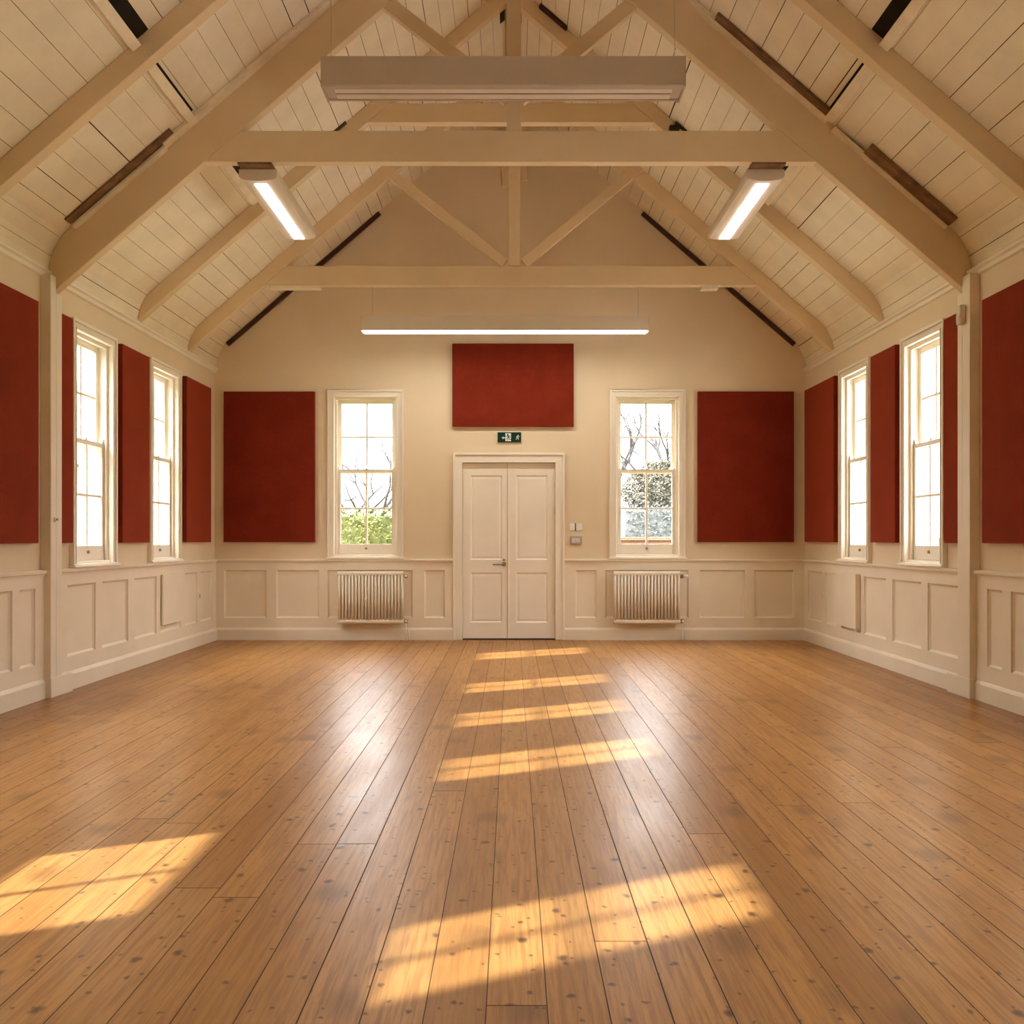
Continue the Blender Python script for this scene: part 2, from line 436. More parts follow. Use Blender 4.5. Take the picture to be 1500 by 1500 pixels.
def slope_frame(sgn):
    n = math.hypot(1, SL); return Vector((sgn / n, 0, -SL / n)), Vector((-sgn * SL / n, 0, -1 / n))   # down-slope, into the room
def slope_box(mb, sgn, x0, x1, y0, y1, n0, n1, mi=0):
    """box lying on the roof slope between horizontal distances x0..x1 from the ridge, n0..n1 below the boards"""
    dn, nn = slope_frame(sgn); k = math.hypot(1, SL)
    vs = []
    for n in (n0, n1):
        for (x, y) in ((x0,y0),(x1,y0),(x1,y1),(x0,y1)):
            p = Vector((RX, y, RZ)) + dn * (x * k) + nn * n
            vs.append(p)
    return mb.poly(vs, [(0,3,2,1),(4,5,6,7),(0,1,5,4),(1,2,6,5),(2,3,7,6),(3,0,4,7)], mi)
# flush dark strips painted as the shade of gaps beside the purlins
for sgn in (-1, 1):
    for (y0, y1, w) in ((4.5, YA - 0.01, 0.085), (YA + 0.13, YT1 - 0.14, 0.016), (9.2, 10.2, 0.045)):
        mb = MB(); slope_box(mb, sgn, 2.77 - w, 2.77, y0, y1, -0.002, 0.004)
        o = obj('joint_shade_strip', mb, M['hollow_shade'], ceil); o['label'] = 'flush dark strip painted as the shade of an open ceiling joint'
# cornice mouldings at the wall heads
for nm, mp, lab in (('trim_1', left, 'small painted cornice along the head of the left wall'), ('trim_2', right, 'small painted cornice along the head of the right wall')):
    mb = MB()
    mb.prism(lambda p, a: mp(a, p[0], p[1]), [(0, 3.68), (0.022, 3.69), (0.03, 3.72), (0.05, 3.735), (0.05, 3.752), (0, 3.752)], YF, YB)
    struct(nm, mb, M['trim'], lab, 'cornice')

# ------------------------------------------------------------------ roof timbers
def half_rafter(sgn, y0, y1, drop):
    zb = RZ - drop
    pts = [(0, RZ - 0.002), (KX, KZ - 0.002), (KX + 0.04, KZ - 0.062), (HW - 0.05, EAVE + 0.185), (HW - 0.014, EAVE + 0.06)]
    zend = zb - SL * (HW - 0.014)
    if zend < EAVE + 0.05: pts.append((HW - 0.014, zend))
    pts.append((0, zb))
    mb = MB(); mb.prism(xz, [(RX + sgn * p[0], p[1]) for p in pts], y0, y1); return mb
def collar(y0, y1, z0, z1, drop):
    xa, xb = (RZ - drop - z0) / SL, (RZ - drop - z1) / SL
    mb = MB(); mb.prism(xz, [(RX - xa, z0), (RX + xa, z0), (RX + xb, z1), (RX - xb, z1)], y0, y1); return mb
def strip_front(sgn, x0, x1, y0, y1, n0, n1, mat, name, parent, lab=None):
    mb = MB(); slope_box(mb, sgn, x0, x1, y0, y1, n0, n1)
    o = obj(name, mb, mat, parent)
    if lab: o['label'] = lab
    return o

# near truss, on the pilasters
y0, y1, dr = YT1, YT1 + 0.10, 0.44
t = thing('roof_truss', (RX, YT1, 3.6), 'heavy cream roof truss on the pilasters, in front of both slim side lights', 'roof truss')
for s in (-1, 1): obj('rafter', half_rafter(s, y0, y1, dr), M['beam'], t, 0.006)
obj('collar_beam', collar(y0, y1, 4.717, 4.992, dr), M['beam'], t, 0.006)
mb = MB(); mb.box(-0.048, 0.080, y0 + 0.01, y1 - 0.01, 4.992, RZ - dr); obj('king_post', mb, M['beam'], t, 0.005)
for s in (-1, 1):
    mb = MB(); mb.bar((0.016 + s*0.05, y0 + 0.05, 5.29), (RX + s*1.08, y0 + 0.05, 6.13), 0.125, 0.075, (0,0,1)); obj('strut', mb, M['beam'], t, 0.004)
for s in (-1, 1):
    strip_front(s, 0.85, 2.80 if s > 0 else 3.05, y0 - 0.10, y0 - 0.002, 0.004, 0.035, M['batten'], 'batten', t)
    strip_front(s, 2.86 if s > 0 else 3.05, 3.86, y0 - 0.075, y0 - 0.002, 0.030, 0.052, M['batten'], 'batten', t)
strip_front(-1, 2.95, 3.86, y0 - 0.17, y0 - 0.076, 0.004, 0.022, M['oldwood'], 'packing_or_gap_strip', t, 'bare brown packing board')
strip_front(1, 3.12, 3.86, y0 - 0.20, y0 - 0.078, 0.004, 0.045, M['oldwood'], 'packing_or_gap_strip', t, 'bare brown packing board')
strip_front(1, 1.80, 2.79, y0 - 0.19, y0 - 0.101, 0.004, 0.030, M['oldwood'], 'packing_or_gap_strip', t, 'bare brown packing board')

# far truss
y0, y1, dr = YT2, YT2 + 0.12, 0.215
t = thing('roof_truss', (RX, YT2, 3.7), 'far cream roof truss with V struts, nearest the end gable', 'roof truss')
for s in (-1, 1): obj('rafter', half_rafter(s, y0, y1, dr), M['beam'], t, 0.006)
obj('collar_beam', collar(y0, y1, 4.595, 4.837, dr), M['beam'], t, 0.006)
mb = MB(); mb.box(-0.043, 0.103, y0 - 0.012, y1 - 0.02, 4.838, RZ - dr + 0.02); obj('king_post', mb, M['beam'], t, 0.005)
for s in (-1, 1):
    mb = MB(); mb.bar((0.03 + s*0.12, y0 + 0.02, 4.87), (RX + s*1.72, y0 + 0.02, 6.16), 0.118, 0.075, (0,0,1)); obj('strut', mb, M['beam'], t, 0.004)
mb = MB(); mb.box(-3.06, -2.42, y0 + 0.002, y1, 4.555, 4.594); obj('bearing_block', mb, M['batten'], t, 0.006)
mb = MB(); mb.box(2.39, 2.60, y0 + 0.002, y1, 4.545, 4.594); obj('bearing_block', mb, M['batten'], t, 0.006)

# common rafter pairs
for (yy, lab, dr, cz) in ((YA, 'cream pair of rafters without collar in view, nearest the viewer', 0.215, 6.0),
                          (YR, 'cream rafter pair with a high collar, between the two trusses', 0.20, 5.94)):
    y0, y1 = yy, yy + 0.11
    t = thing('rafter_pair', (RX, yy, 3.75), lab, 'rafters')
    for s in (-1, 1): obj('rafter', half_rafter(s, y0, y1, dr), M['beam'], t, 0.006)
    obj('collar_beam', collar(y0, y1, cz, cz + 0.21, dr), M['beam'], t, 0.006)
    mb = MB(); mb.box(-0.055, 0.072, y0 + 0.01, y1 - 0.01, cz + 0.212, RZ - dr); obj('king_post', mb, M['beam'], t, 0.004)
    if yy == YR:
        for s in (-1, 1):  # dark strips painted as the shade of gaps above these rafters
            strip_front(s, 1.80, 2.27, y0 - 0.05, y0 - 0.002, 0.004, 0.018, M['darkwood'], 'packing_or_gap_strip', t, 'dark strip painted as rafter gap shade')
        strip_front(1, 0.33, 0.62, y0 - 0.07, y0 - 0.002, 0.004, 0.03, M['darkwood'], 'packing_or_gap_strip', t, 'dark strip painted as rafter gap shade')
        mb = MB(); mb.box(1.71, 1.82, y0 - 0.07, y0 - 0.002, 5.83, 5.885); obj('junction_box', mb, M['black'], t, 0.008)['label'] = 'small black junction box'

# purlins and ridge
PUR = [(-1, 4.4, YA - 0.004, 'left purlin batten in front of the nearest rafter'), (1, 4.4, YA - 0.004, 'right purlin batten in front of the nearest rafter'),
       (-1, YA + 0.115, YT1 - 0.105, 'short left purlin batten between nearest rafter and near truss'), (1, YA + 0.115, YT1 - 0.105, 'short right purlin batten between nearest rafter and near truss'),
       (-1, YT1 + 0.105, YR - 0.055, 'left purlin batten above the slim lit lamp'), (1, YT1 + 0.105, YR - 0.055, 'right purlin batten above the slim lit lamp')]
for s, a, b, lab in PUR:
    mb = MB(); slope_box(mb, s, 2.772, 2.835, a, b, 0.004, 0.055)
    tag(obj('purlin', mb, M['batten'], None, 0.004), lab, 'purlin', 'purlin battens on the ceiling')
mb = MB(); mb.box(RX - 0.03, RX + 0.03, YR + 0.115, YT2 - 0.015, RZ - 0.16, RZ - 0.03)
struct('trim_3', mb, M['beam'], 'ridge board at the apex between high collar and far truss', 'ridge board', 0.004)
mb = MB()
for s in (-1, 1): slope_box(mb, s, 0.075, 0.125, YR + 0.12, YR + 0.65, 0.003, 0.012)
o = obj('joint_shade_strip', mb, M['hollow_shade'], ceil); o['label'] = 'dark strips painted as gap shade either side of the ridge'  # dark strips painted as the shade of the ridge gaps
# dark timber strips where the roof meets the gable, and the hanger block
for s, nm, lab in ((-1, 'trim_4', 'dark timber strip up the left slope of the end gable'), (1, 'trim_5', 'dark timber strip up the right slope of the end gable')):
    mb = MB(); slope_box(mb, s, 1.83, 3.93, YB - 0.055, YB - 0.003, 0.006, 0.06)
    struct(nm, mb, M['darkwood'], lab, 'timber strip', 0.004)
mb = MB(); mb.box(-0.135, -0.045, YB - 0.05, YB, 6.25, 7.2); mb.box(0.125, 0.215, YB - 0.05, YB, 6.34, 7.15)
struct('trim_6', mb, M['beam'], 'pair of short hanger boards at the gable apex', 'boards', 0.004)

# ------------------------------------------------------------------ pilasters, panelling, skirting
for mp, nm, lab, ya, yb, dd in ((left, 'trim_7', 'cream pilaster carrying the near truss on the left wall', 8.20, 8.405, 0.09),
                                (right, 'trim_8', 'cream pilaster carrying the near truss on the right wall', 8.16, 8.385, 0.09)):
    mb = MB()
    mb.mbox(mp, ya, YT1 - 0.003, 0, dd, 0, 3.70); mb.mbox(mp, YT1 - 0.003, yb, 0, dd, 0, 3.56)
    mb.mbox(mp, ya - 0.012, yb + 0.19, 0, dd + 0.008, 0, 0.175)
    struct(nm, mb, M['panelling'], lab, 'pilaster', 0.005)

PZ0, PZ1 = 0.305, 0.965
def wainscot(mp, u0, u1, panels, base=0.175, top=1.085):
    mb = MB(); F = 0.03; R = 0.006; IN = 0.022
    us = sorted({u0, u1, *[a for a, b in panels], *[b for a, b in panels]})
    zs = [0.0, PZ0, PZ1, top]
    for i in range(len(us)-1):
        for j in range(3):
            a, b = us[i], us[i+1]; z0, z1 = zs[j], zs[j+1]
            uc = (a+b)/2
            if j == 1 and any(p[0] < uc < p[1] for p in panels):
                o4 = [(a,z0),(b,z0),(b,z1),(a,z1)]
                m4 = [(a+.004,z0+.004),(b-.004,z0+.004),(b-.004,z1-.004),(a+.004,z1-.004)]
                i4 = [(a+IN,z0+IN),(b-IN,z0+IN),(b-IN,z1-IN),(a+IN,z1-IN)]
                for k in range(4):
                    k2 = (k+1) % 4
                    mb.face([mp(*(o4[k][0], F, o4[k][1])), mp(o4[k2][0], F, o4[k2][1]), mp(m4[k2][0], F-.013, m4[k2][1]), mp(m4[k][0], F-.013, m4[k][1])])
                    mb.face([mp(m4[k][0], F-.013, m4[k][1]), mp(m4[k2][0], F-.013, m4[k2][1]), mp(i4[k2][0], R, i4[k2][1]), mp(i4[k][0], R, i4[k][1])])
                mb.face([mp(p[0], R, p[1]) for p in i4])
            else:
                mb.face([mp(a,F,z0), mp(b,F,z0), mp(b,F,z1), mp(a,F,z1)])
    # dado rail
    mb.prism(lambda p, a: mp(a, p[0], p[1]), [(0, 1.06), (0.034, 1.06), (0.038, 1.078), (0.055, 1.088), (0.058, 1.108), (0.050, 1.118), (0, 1.118)], u0, u1)
    mb.face([mp(u0,F,0), mp(u0,0,0), mp(u0,0,top), mp(u0,F,top)]); mb.face([mp(u1,F,0), mp(u1,0,0), mp(u1,0,top), mp(u1,F,top)])
    return mb
def skirting(mp, u0, u1):
    mb = MB(); mb.prism(lambda p, a: mp(a, p[0], p[1]), [(0.028,0),(0.05,0),(0.05,0.14),(0.043,0.155),(0.034,0.168),(0.028,0.172)], u0, u1); return mb
Lp = [(8.63,9.22),(9.37,10.0),(10.17,10.80),(10.92,11.59),(11.74,12.20),(12.32,12.80)]
Rp = [(8.50,9.12),(9.27,9.97),(10.14,10.78),(10.88,11.55),(11.70,12.10),(12.22,12.80)]
near_l = [(7.80,8.05),(7.10,7.68)]; near_r = [(7.74,7.98),(7.02,7.60)]
yy = 6.9
while yy > -2.6:
    near_l.append((yy-0.6, yy)); near_r.append((yy-0.6, yy)); yy -= 0.75
CL, CR = XL + 0.03, XR - 0.03
struct('trim_9', wainscot(left, 8.405, YB - 0.03, Lp), M['panelling'], 'painted panelled dado below the two left windows', 'panelling', origin=(XL, 10, 0))
struct('trim_10', wainscot(left, YF, 8.20, near_l), M['panelling'], 'painted panelled dado left of the left pilaster', 'panelling', origin=(XL, 6, 0))
struct('trim_11', wainscot(right, 8.385, YB - 0.03, Rp), M['panelling'], 'painted panelled dado below the two right windows', 'panelling', origin=(XR, 10, 0))
struct('trim_12', wainscot(right, YF, 8.16, near_r), M['panelling'], 'painted panelled dado right of the right pilaster', 'panelling', origin=(XR, 6, 0))
DC0, DC1 = -0.815, 0.725       # outer edges of the door casing
struct('trim_13', wainscot(back, XL, DC0, [(-3.97,-3.385),(-3.25,-2.66),(-2.54,-1.37),(-1.21,-0.925)]), M['panelling'], 'painted panelled dado left of the door', 'panelling', origin=(-2, YB, 0))
struct('trim_14', wainscot(back, DC1, XR, [(0.875,1.165),(1.285,2.435),(2.585,3.21),(3.34,3.89)]), M['panelling'], 'painted panelled dado right of the door', 'panelling', origin=(2, YB, 0))
struct('baseboard_left', skirting(left, 8.60, YB - 0.03), M['panelling'], 'skirting board along the left wall beyond the pilaster', 'skirting')
struct('baseboard_near_left', skirting(left, YF, 8.186), M['panelling'], 'skirting board along the left wall before the pilaster', 'skirting')
struct('baseboard_right', skirting(right, 8.58, YB - 0.03), M['panelling'], 'skirting board along the right wall beyond the pilaster', 'skirting')
struct('baseboard_near_right', skirting(right, YF, 8.146), M['panelling'], 'skirting board along the right wall before the pilaster', 'skirting')
struct('baseboard_back_left', skirting(back, CL, DC0), M['panelling'], 'skirting board left of the double door', 'skirting')
struct('baseboard_back_right', skirting(back, DC1, CR), M['panelling'], 'skirting board right of the double door', 'skirting')

# ------------------------------------------------------------------ sash windows
def window(n, mp, c, gw, label, big=True):
    t = sthing('window_%d' % n, mp(c, 0, WZ0), label, 'window')
    hw = gw/2 + 0.09                       # opening half width
    mb = MB()                              # casing
    for s in (-1, 1):
        a, b = sorted((c + s*hw, c + s*(hw + 0.055))); mb.mbox(mp, a, b, 0, 0.026, WZ0, WZ1 + 0.055)
        a, b = sorted((c + s*(hw + 0.05), c + s*(hw + 0.078))); mb.mbox(mp, a, b, 0, 0.045, WZ0 - 0.01, WZ1 + 0.083)
        a, b = sorted((c + s*hw, c + s*(hw - 0.012))); mb.mbox(mp, a, b, -0.02, 0.034, WZ0, WZ1 + 0.012)
    mb.mbox(mp, c - hw, c + hw, 0, 0.026, WZ1, WZ1 + 0.055)
    mb.mbox(mp, c - hw - 0.05, c + hw + 0.05, 0, 0.045, WZ1 + 0.055, WZ1 + 0.083)
    mb.mbox(mp, c - hw, c + hw, -0.02, 0.034, WZ1 - 0.012, WZ1 + 0.008)
    obj('casing', mb, M['trim'], t, 0.004)
    mb = MB()                              # box lining with beads
    for s in (-1, 1):
        a, b = sorted((c + s*hw, c + s*(hw - 0.033))); mb.mbox(mp, a, b, -0.20, -0.02, WZ0, WZ1)
        a, b = sorted((c + s*(hw - 0.033), c + s*(hw - 0.048))); mb.mbox(mp, a, b, -0.042, -0.022, WZ0 + 0.03, WZ1 - 0.03)
    mb.mbox(mp, c - hw + 0.033, c + hw - 0.033, -0.20, -0.02, WZ1 - 0.033, WZ1 - 0.001)
    mb.mbox(mp, c - hw + 0.033, c + hw - 0.033, -0.042, -0.022, WZ1 - 0.048, WZ1 - 0.033)
    obj('box_frame', mb, M['trim'], t, 0.003)
    mb = MB(); mb.mbox(mp, c - hw, c + hw, -WT + 0.02, 0.0, WZ0 - 0.01, WZ0 + 0.028)
    mb.mbox(mp, c - hw - 0.095, c + hw + 0.095, 0.0, 0.068, WZ0 - 0.032, WZ0 - 0.011)
    mb.mbox(mp, c - hw - 0.07, c + hw + 0.07, 0.0, 0.05, WZ0 - 0.011, WZ0 + 0.004)
    obj('sill', mb, M['trim'], t, 0.004)
    sw = hw - 0.034                        # sash half width
    def sash(z0, z1, top, bot, d0, d1, horn):
        mb = MB(); g2 = gw/2
        for s in (-1, 1):
            a, b = sorted((c + s*sw, c + s*g2)); mb.mbox(mp, a, b, d0, d1, z0, z1)
        mb.mbox(mp, c - g2, c + g2, d0, d1, z0, z0 + bot); mb.mbox(mp, c - g2, c + g2, d0, d1, z1 - top, z1)
        gz0, gz1 = z0 + bot, z1 - top; zm = (gz0 + gz1)/2
        mb.mbox(mp, c - 0.014, c + 0.014, d0 + 0.006, d1 - 0.006, gz0, gz1)
        for (a, b) in ((c - g2, c - 0.014), (c + 0.014, c + g2)): mb.mbox(mp, a, b, d0 + 0.006, d1 - 0.006, zm - 0.013, zm + 0.013)
        if horn:
            for s in (-1, 1):
                mb.prism(lambda p, a: mp(p[0], a, p[1]), [(c + s*sw, z1), (c + s*(sw - 0.05), z1), (c + s*(sw - 0.044), z1 + 0.02), (c + s*(sw - 0.022), z1 + 0.055), (c + s*sw, z1 + 0.07)], d0 + 0.006, d1 - 0.004)
        return mb
    up = obj('upper_sash', sash(2.305, WZ1 - 0.034, 0.060, 0.048, -0.150, -0.108, False), M['trim'], t, 0.003)
    lo = obj('lower_sash', sash(WZ0 + 0.029, 2.355, 0.042, 0.145, -0.090, -0.048, True), M['trim'], t, 0.003)
    for par, z0, z1, d in ((up, 2.355, 3.274, -0.129), (lo, 1.326, 2.311, -0.069)):
        mb = MB()
        mb.face([mp(c - gw/2, d, z0), mp(c + gw/2, d, z0), mp(c + gw/2, d, z1), mp(c - gw/2, d, z1)])
        obj('pane', mb, M['glass'], par)
    mb = MB()
    mb.mbox(mp, c - 0.03, c + 0.03, -0.086, -0.052, 2.355, 2.362); q = mp(c, -0.069, 2.372)
    mb.sphere(q, 0.016)
    obj('catch', mb, M['steel'], t)
    mb = MB(); q0, q1 = mp(c, -0.049, 1.262), mp(c, -0.032, 1.262); mb.tube([q0, q1], 0.016, 12)
    obj('lift_ring', mb, M['brass'], lo)['label'] = 'small metal sash lift'
    return t
k = 1
for (c, lab) in ((BWIN[0], 'white sash window left of the door, green hedge outside'), (BWIN[1], 'white sash window right of the door, bare trees outside')):
    window(k, back, c, GWB, lab); k += 1
wl = ['far sash window on the left wall, by the back corner', 'near sash window on the left wall, beyond the pilaster']
wr = ['far sash window on the right wall, by the back corner', 'near sash window on the right wall, beyond the pilaster']
ords = ['first', 'second', 'third', 'fourth', 'fifth']
for i, c in enumerate(LWIN): window(k, left, c, gws(c), wl[i] if i < 2 else ords[i-2] + ' sash window before the pilaster on the left wall'); k += 1
for i, c in enumerate(RWIN): window(k, right, c, gws(c), wr[i] if i < 2 else ords[i-2] + ' sash window before the pilaster on the right wall'); k += 1

t = thing('sun_trim_blind', left(2.55, -0.03, 1.74), 'added unseen cream blind trimming the sun through the wide left window', 'blind')  # unseen blind added to keep upper-sash sun off the floor
mb = MB(); mb.mbox(left, 1.99, 3.11, -0.020, -0.017, 1.74, 3.33); obj('fabric', mb, M['panelling'], t)
mb = MB(); mb.mbox(left, 1.99, 3.11, -0.024, -0.013, 1.72, 1.74); obj('bottom_bar', mb, M['trim'], t)
# ------------------------------------------------------------------ double door
t = sthing('door_1', (-0.045, YB, 0), 'cream panelled double door in the end wall', 'door')
mb = MB()
for s, (a, b) in ((-1, (DC0, DX0 - 0.02)), (1, (DX1 + 0.02, DC1))):
    mb.mbox(back, a, b, 0, 0.032, 0, DZ + 0.0148)
    e0, e1 = (a, a + 0.03) if s < 0 else (b - 0.03, b); mb.mbox(back, e0, e1, 0.0322, 0.052, 0, DZ + 0.1048)
    i0, i1 = (DX0 - 0.022, DX0 - 0.002) if s < 0 else (DX1 + 0.002, DX1 + 0.022); mb.mbox(back, i0, i1, -0.14, 0.034, 0, DZ + 0.0018)
mb.mbox(back, DC0, DC1, 0, 0.032, DZ + 0.015, DZ + 0.135)
mb.mbox(back, DC0, DC1, 0.0322, 0.052, DZ + 0.105, DZ + 0.135)
mb.mbox(back, DX0 - 0.02, DX1 + 0.02, -0.14, 0.034, DZ + 0.002, DZ + 0.02)
obj('door_frame', mb, M['trim'], t, 0.004)
def leaf(u0, u1, p0, p1, name):
    mb = MB(); F = -0.025; B = -0.065; z0, z1 = 0.018, DZ - 0.003
    us = [u0, p0, p1, u1]; zs = [z0, 0.235, 0.93, 1.105, 2.275, z1]
    for i in range(3):
        for j in range(5):
            a, b, c, d = us[i], us[i+1], zs[j], zs[j+1]
            if i == 1 and j in (1, 3):
                o4 = [(a,c),(b,c),(b,d),(a,d)]; I = 0.02; J = 0.05
                i4 = [(a+I,c+I),(b-I,c+I),(b-I,d-I),(a+I,d-I)]; j4 = [(a+J,c+J),(b-J,c+J),(b-J,d-J),(a+J,d-J)]
                for k in range(4):
                    k2 = (k+1) % 4
                    mb.face([back(o4[k][0],F,o4[k][1]), back(o4[k2][0],F,o4[k2][1]), back(i4[k2][0],F-0.014,i4[k2][1]), back(i4[k][0],F-0.014,i4[k][1])])
                    mb.face([back(i4[k][0],F-0.014,i4[k][1]), back(i4[k2][0],F-0.014,i4[k2][1]), back(j4[k2][0],F-0.008,j4[k2][1]), back(j4[k][0],F-0.008,j4[k][1])])
                mb.face([back(p[0],F-0.008,p[1]) for p in j4])
            else: mb.face([back(a,F,c), back(b,F,c), back(b,F,d), back(a,F,d)])
    for (a, b, c, d) in ((u0,z0,u1,z0),(u1,z0,u1,z1),(u1,z1,u0,z1),(u0,z1,u0,z0)):
        mb.face([back(a,F,b), back(c,F,d), back(c,B,d), back(a,B,b)])
    mb.face([back(u0,B,z0), back(u1,B,z0), back(u1,B,z1), back(u0,B,z1)])
    return obj('door_leaf', mb, M['door'], t)
l1 = leaf(DX0 + 0.002, -0.066, -0.575, -0.135, 'l'); l2 = leaf(-0.058, DX1 - 0.002, 0.055, 0.495, 'r')
mb = MB(); mb.mbox(back, -0.062, -0.035, -0.025, -0.012, 0.018, DZ - 0.003); obj('meeting_bead', mb, M['door'], l2, 0.003)
mb = MB(); yk = YB + 0.026
mb.tube([(-0.112, yk, 1.045), (-0.112, yk - 0.012, 1.045)], 0.030, 18)
mb.tube([(-0.112, yk, 1.105), (-0.112, yk - 0.008, 1.105)], 0.017, 14)
mb.tube([(-0.112, yk - 0.008, 1.045), (-0.112, yk - 0.055, 1.045), (-0.135, yk - 0.064, 1.045), (-0.265, yk - 0.064, 1.043)], 0.010, 10)
obj('lever_handle', mb, M['brass'], l1)['label'] = 'aged brass lever handle on round rose'
for z in (0.35, 1.75, 2.1):
    mb = MB(); mb.tube([back(DX1 + 0.001, -0.018, z), back(DX1 + 0.001, -0.018, z + 0.09)], 0.008, 8); obj('hinge', mb, M['steel'], l2)
mb = MB(); mb.mbox(back, DX0 - 0.02, DX1 + 0.02, -WT, -0.10, 0.0, DZ + 0.015)  # solid dark block stands in for unlit space behind the leaves
obj('doorway_shade_block', mb, M['hollow_shade'], t)['label'] = 'dark block painted as the shade behind the closed leaves'
mb = MB(); mb.mbox(back, DX0 - 0.0, DX1 + 0.0, -0.09, 0.0, 0.0005, 0.006); obj('threshold', mb, M['darkwood'], t)

# ------------------------------------------------------------------ acoustic panels
def panel(mp, u0, u1, z0, z1, label):
    mb = MB(); mb.mbox(mp, u0, u1, 0.004, 0.058, z0, z1)
    tag(obj('acoustic_panel', mb, M['felt'], None, 0.008), label, 'wall panel', 'red felt acoustic panels')
A0, A1 = 1.352, 3.425
panel(back, -3.97, -2.715, A0, A1, 'large red felt panel on the end wall, left of the left window')
panel(back, 2.557, 3.88, A0, A1, 'large red felt panel on the end wall, right of the right window')
panel(back, -0.822, 0.85, 2.94, 4.085, 'wide red felt panel above the double door and exit sign')
panel(left, 11.72, 12.68, A0, A1, 'red felt panel on left wall between far window and back corner')
panel(left, 9.79, 10.53, A0, A1, 'red felt panel between the two left-wall windows')
panel(left, 8.415, 8.69, A0, A1, 'narrow red felt panel between left pilaster and near left window')
panel(left, 7.34, 8.06, A0, A1, 'red felt panel cut off by the left edge, before the left pilaster')
panel(right, 11.70, 12.88, A0, A1, 'red felt panel on right wall between far window and back corner')
panel(right, 9.83, 10.51, A0, A1, 'red felt panel between the two right-wall windows')
panel(right, 8.40, 8.73, A0, A1, 'narrow red felt panel between right pilaster and near right window')
panel(right, 7.34, 8.02, A0, A1, 'red felt panel cut off by the right edge, before the right pilaster')

# ------------------------------------------------------------------ radiators
def radiator(x0, x1, label, thermostat):
    z0, z1 = 0.235, 0.948; n = 20; yw = YB - 0.03; yb, yf = yw - 0.045, yw - 0.155
    t = thing('radiator', ((x0+x1)/2, (yb+yf)/2, z0), label, 'radiator', 'column radiators under the end windows')
    pitch = (x1 - x0)/n; proto = None
    for i in range(n):
        xc = x0 + pitch*(i + 0.5)
        if proto is None:
            mb = MB(); r = 0.0175; h = pitch*0.5
            for yy in (yf + r, (yf+yb)/2, yb - r): mb.tube([(xc, yy, z0 + 0.05), (xc, yy, z1 - 0.04)], r, 10)
            # top and bottom headers with rounded ends
            for za, zb in ((z0, z0 + 0.062), (z1 - 0.066, z1)):
                zc = (za+zb)/2; pts = []
                for a in range(9):
                    an = PI/2 + PI*a/8; pts.append((yf + 0.018 + 0.020*math.cos(an), zc + (zb-za)/2*math.sin(an)))
                for a in range(9):
                    an = -PI/2 + PI*a/8; pts.append((yb - 0.018 + 0.020*math.cos(an), zc + (zb-za)/2*math.sin(an)))
                mb.prism(lambda p, a: (a, p[0], p[1]), pts, xc - h + 0.0008, xc + h - 0.0008)
            proto = obj('column_section', mb, M['radiator'], t)
        else:
            o = proto.copy(); C.objects.link(o); o.parent = t; o.location = (pitch*i, 0, 0)
    ym = (yf+yb)/2
    for z in (z1 - 0.065, z0 + 0.035):
        mb = MB()
        mb.tube([(x1, ym, z), (x1 + 0.03, ym, z)], 0.012, 10)
        mb.tube([(x1 + 0.028, ym, z - 0.028), (x1 + 0.028, ym, z + 0.028)], 0.021, 12)
        mb.tube([(x1 + 0.03, ym, z), (x1 + 0.03, ym - 0.045, z)], 0.017, 12)
        v = obj('valve', mb, M['brass'], t); v['label'] = 'brass valve'
        mb = MB()
        if thermostat and z > 0.6:
            mb.tube([(x1 + 0.05, ym, z), (x1 + 0.065, ym, z), (x1 + 0.105, ym, z), (x1 + 0.112, ym, z)], [0.016, 0.024, 0.022, 0.016], 14)
            obj('thermostat_head', mb, M['white'], v)['label'] = 'white thermostat head'
        else:
            mb.sphere((x1 + 0.03, ym - 0.05, z), 0.018); obj('valve_cap', mb, M['white'], v)['label'] = 'pale valve cap'
    mb = MB(); mb.tube([(x1 + 0.028, ym, z0 + 0.01), (x1 + 0.028, ym, 0.002)], 0.0085, 10)
    mb.tube([(x1 + 0.068, ym + 0.02, 0.16), (x1 + 0.068, ym + 0.02, 0.002)], 0.0085, 10)
    obj('pipe', mb, M['radiator'], t)
    for xx in (x0 + 0.14, x1 - 0.14):
        mb = MB(); mb.box(xx - 0.015, xx + 0.015, yb - 0.004, yw, z0 + 0.30, z0 + 0.42)
        obj('wall_bracket', mb, M['radiator'], t)
radiator(-2.378, -1.478, 'cream column radiator below the window left of the door', False)
radiator(1.387, 2.297, 'cream column radiator below the window right of the door', True)

# ------------------------------------------------------------------ lights
# large suspended fitting, unlit
t = thing('pendant_light', (-0.07, 7.89, 5.115), 'wide unlit box pendant light high in front of the near truss', 'light', 'ceiling lights')
x0, x1, ya, yb, z0, z1 = -1.575, 1.432, 7.74, 8.04, 5.115, 5.362
mb = MB(); mb.prism(lambda p, a: (a, p[0], p[1]), [(ya, z1), (yb, z1), (yb, z0 + 0.03), (yb - 0.03, z0), (yb - 0.055, z0), (yb - 0.055, z0 + 0.012), (ya + 0.055, z0 + 0.012), (ya + 0.055, z0), (ya + 0.012, z0), (ya, z0 + 0.012)], x0 + 0.016, x1 - 0.016)
body = obj('housing', mb, M['fitting'], t, 0.002)
mb = MB()
mb.box(x0 + 0.10, x1 - 0.10, ya + 0.063, ya + 0.13, z0 + 0.002, z0 + 0.0118); mb.box(x0 + 0.10, x1 - 0.10, yb - 0.14, yb - 0.063, z0 + 0.004, z0 + 0.0118)
obj('louvre', mb, M['fittingpale'], body)
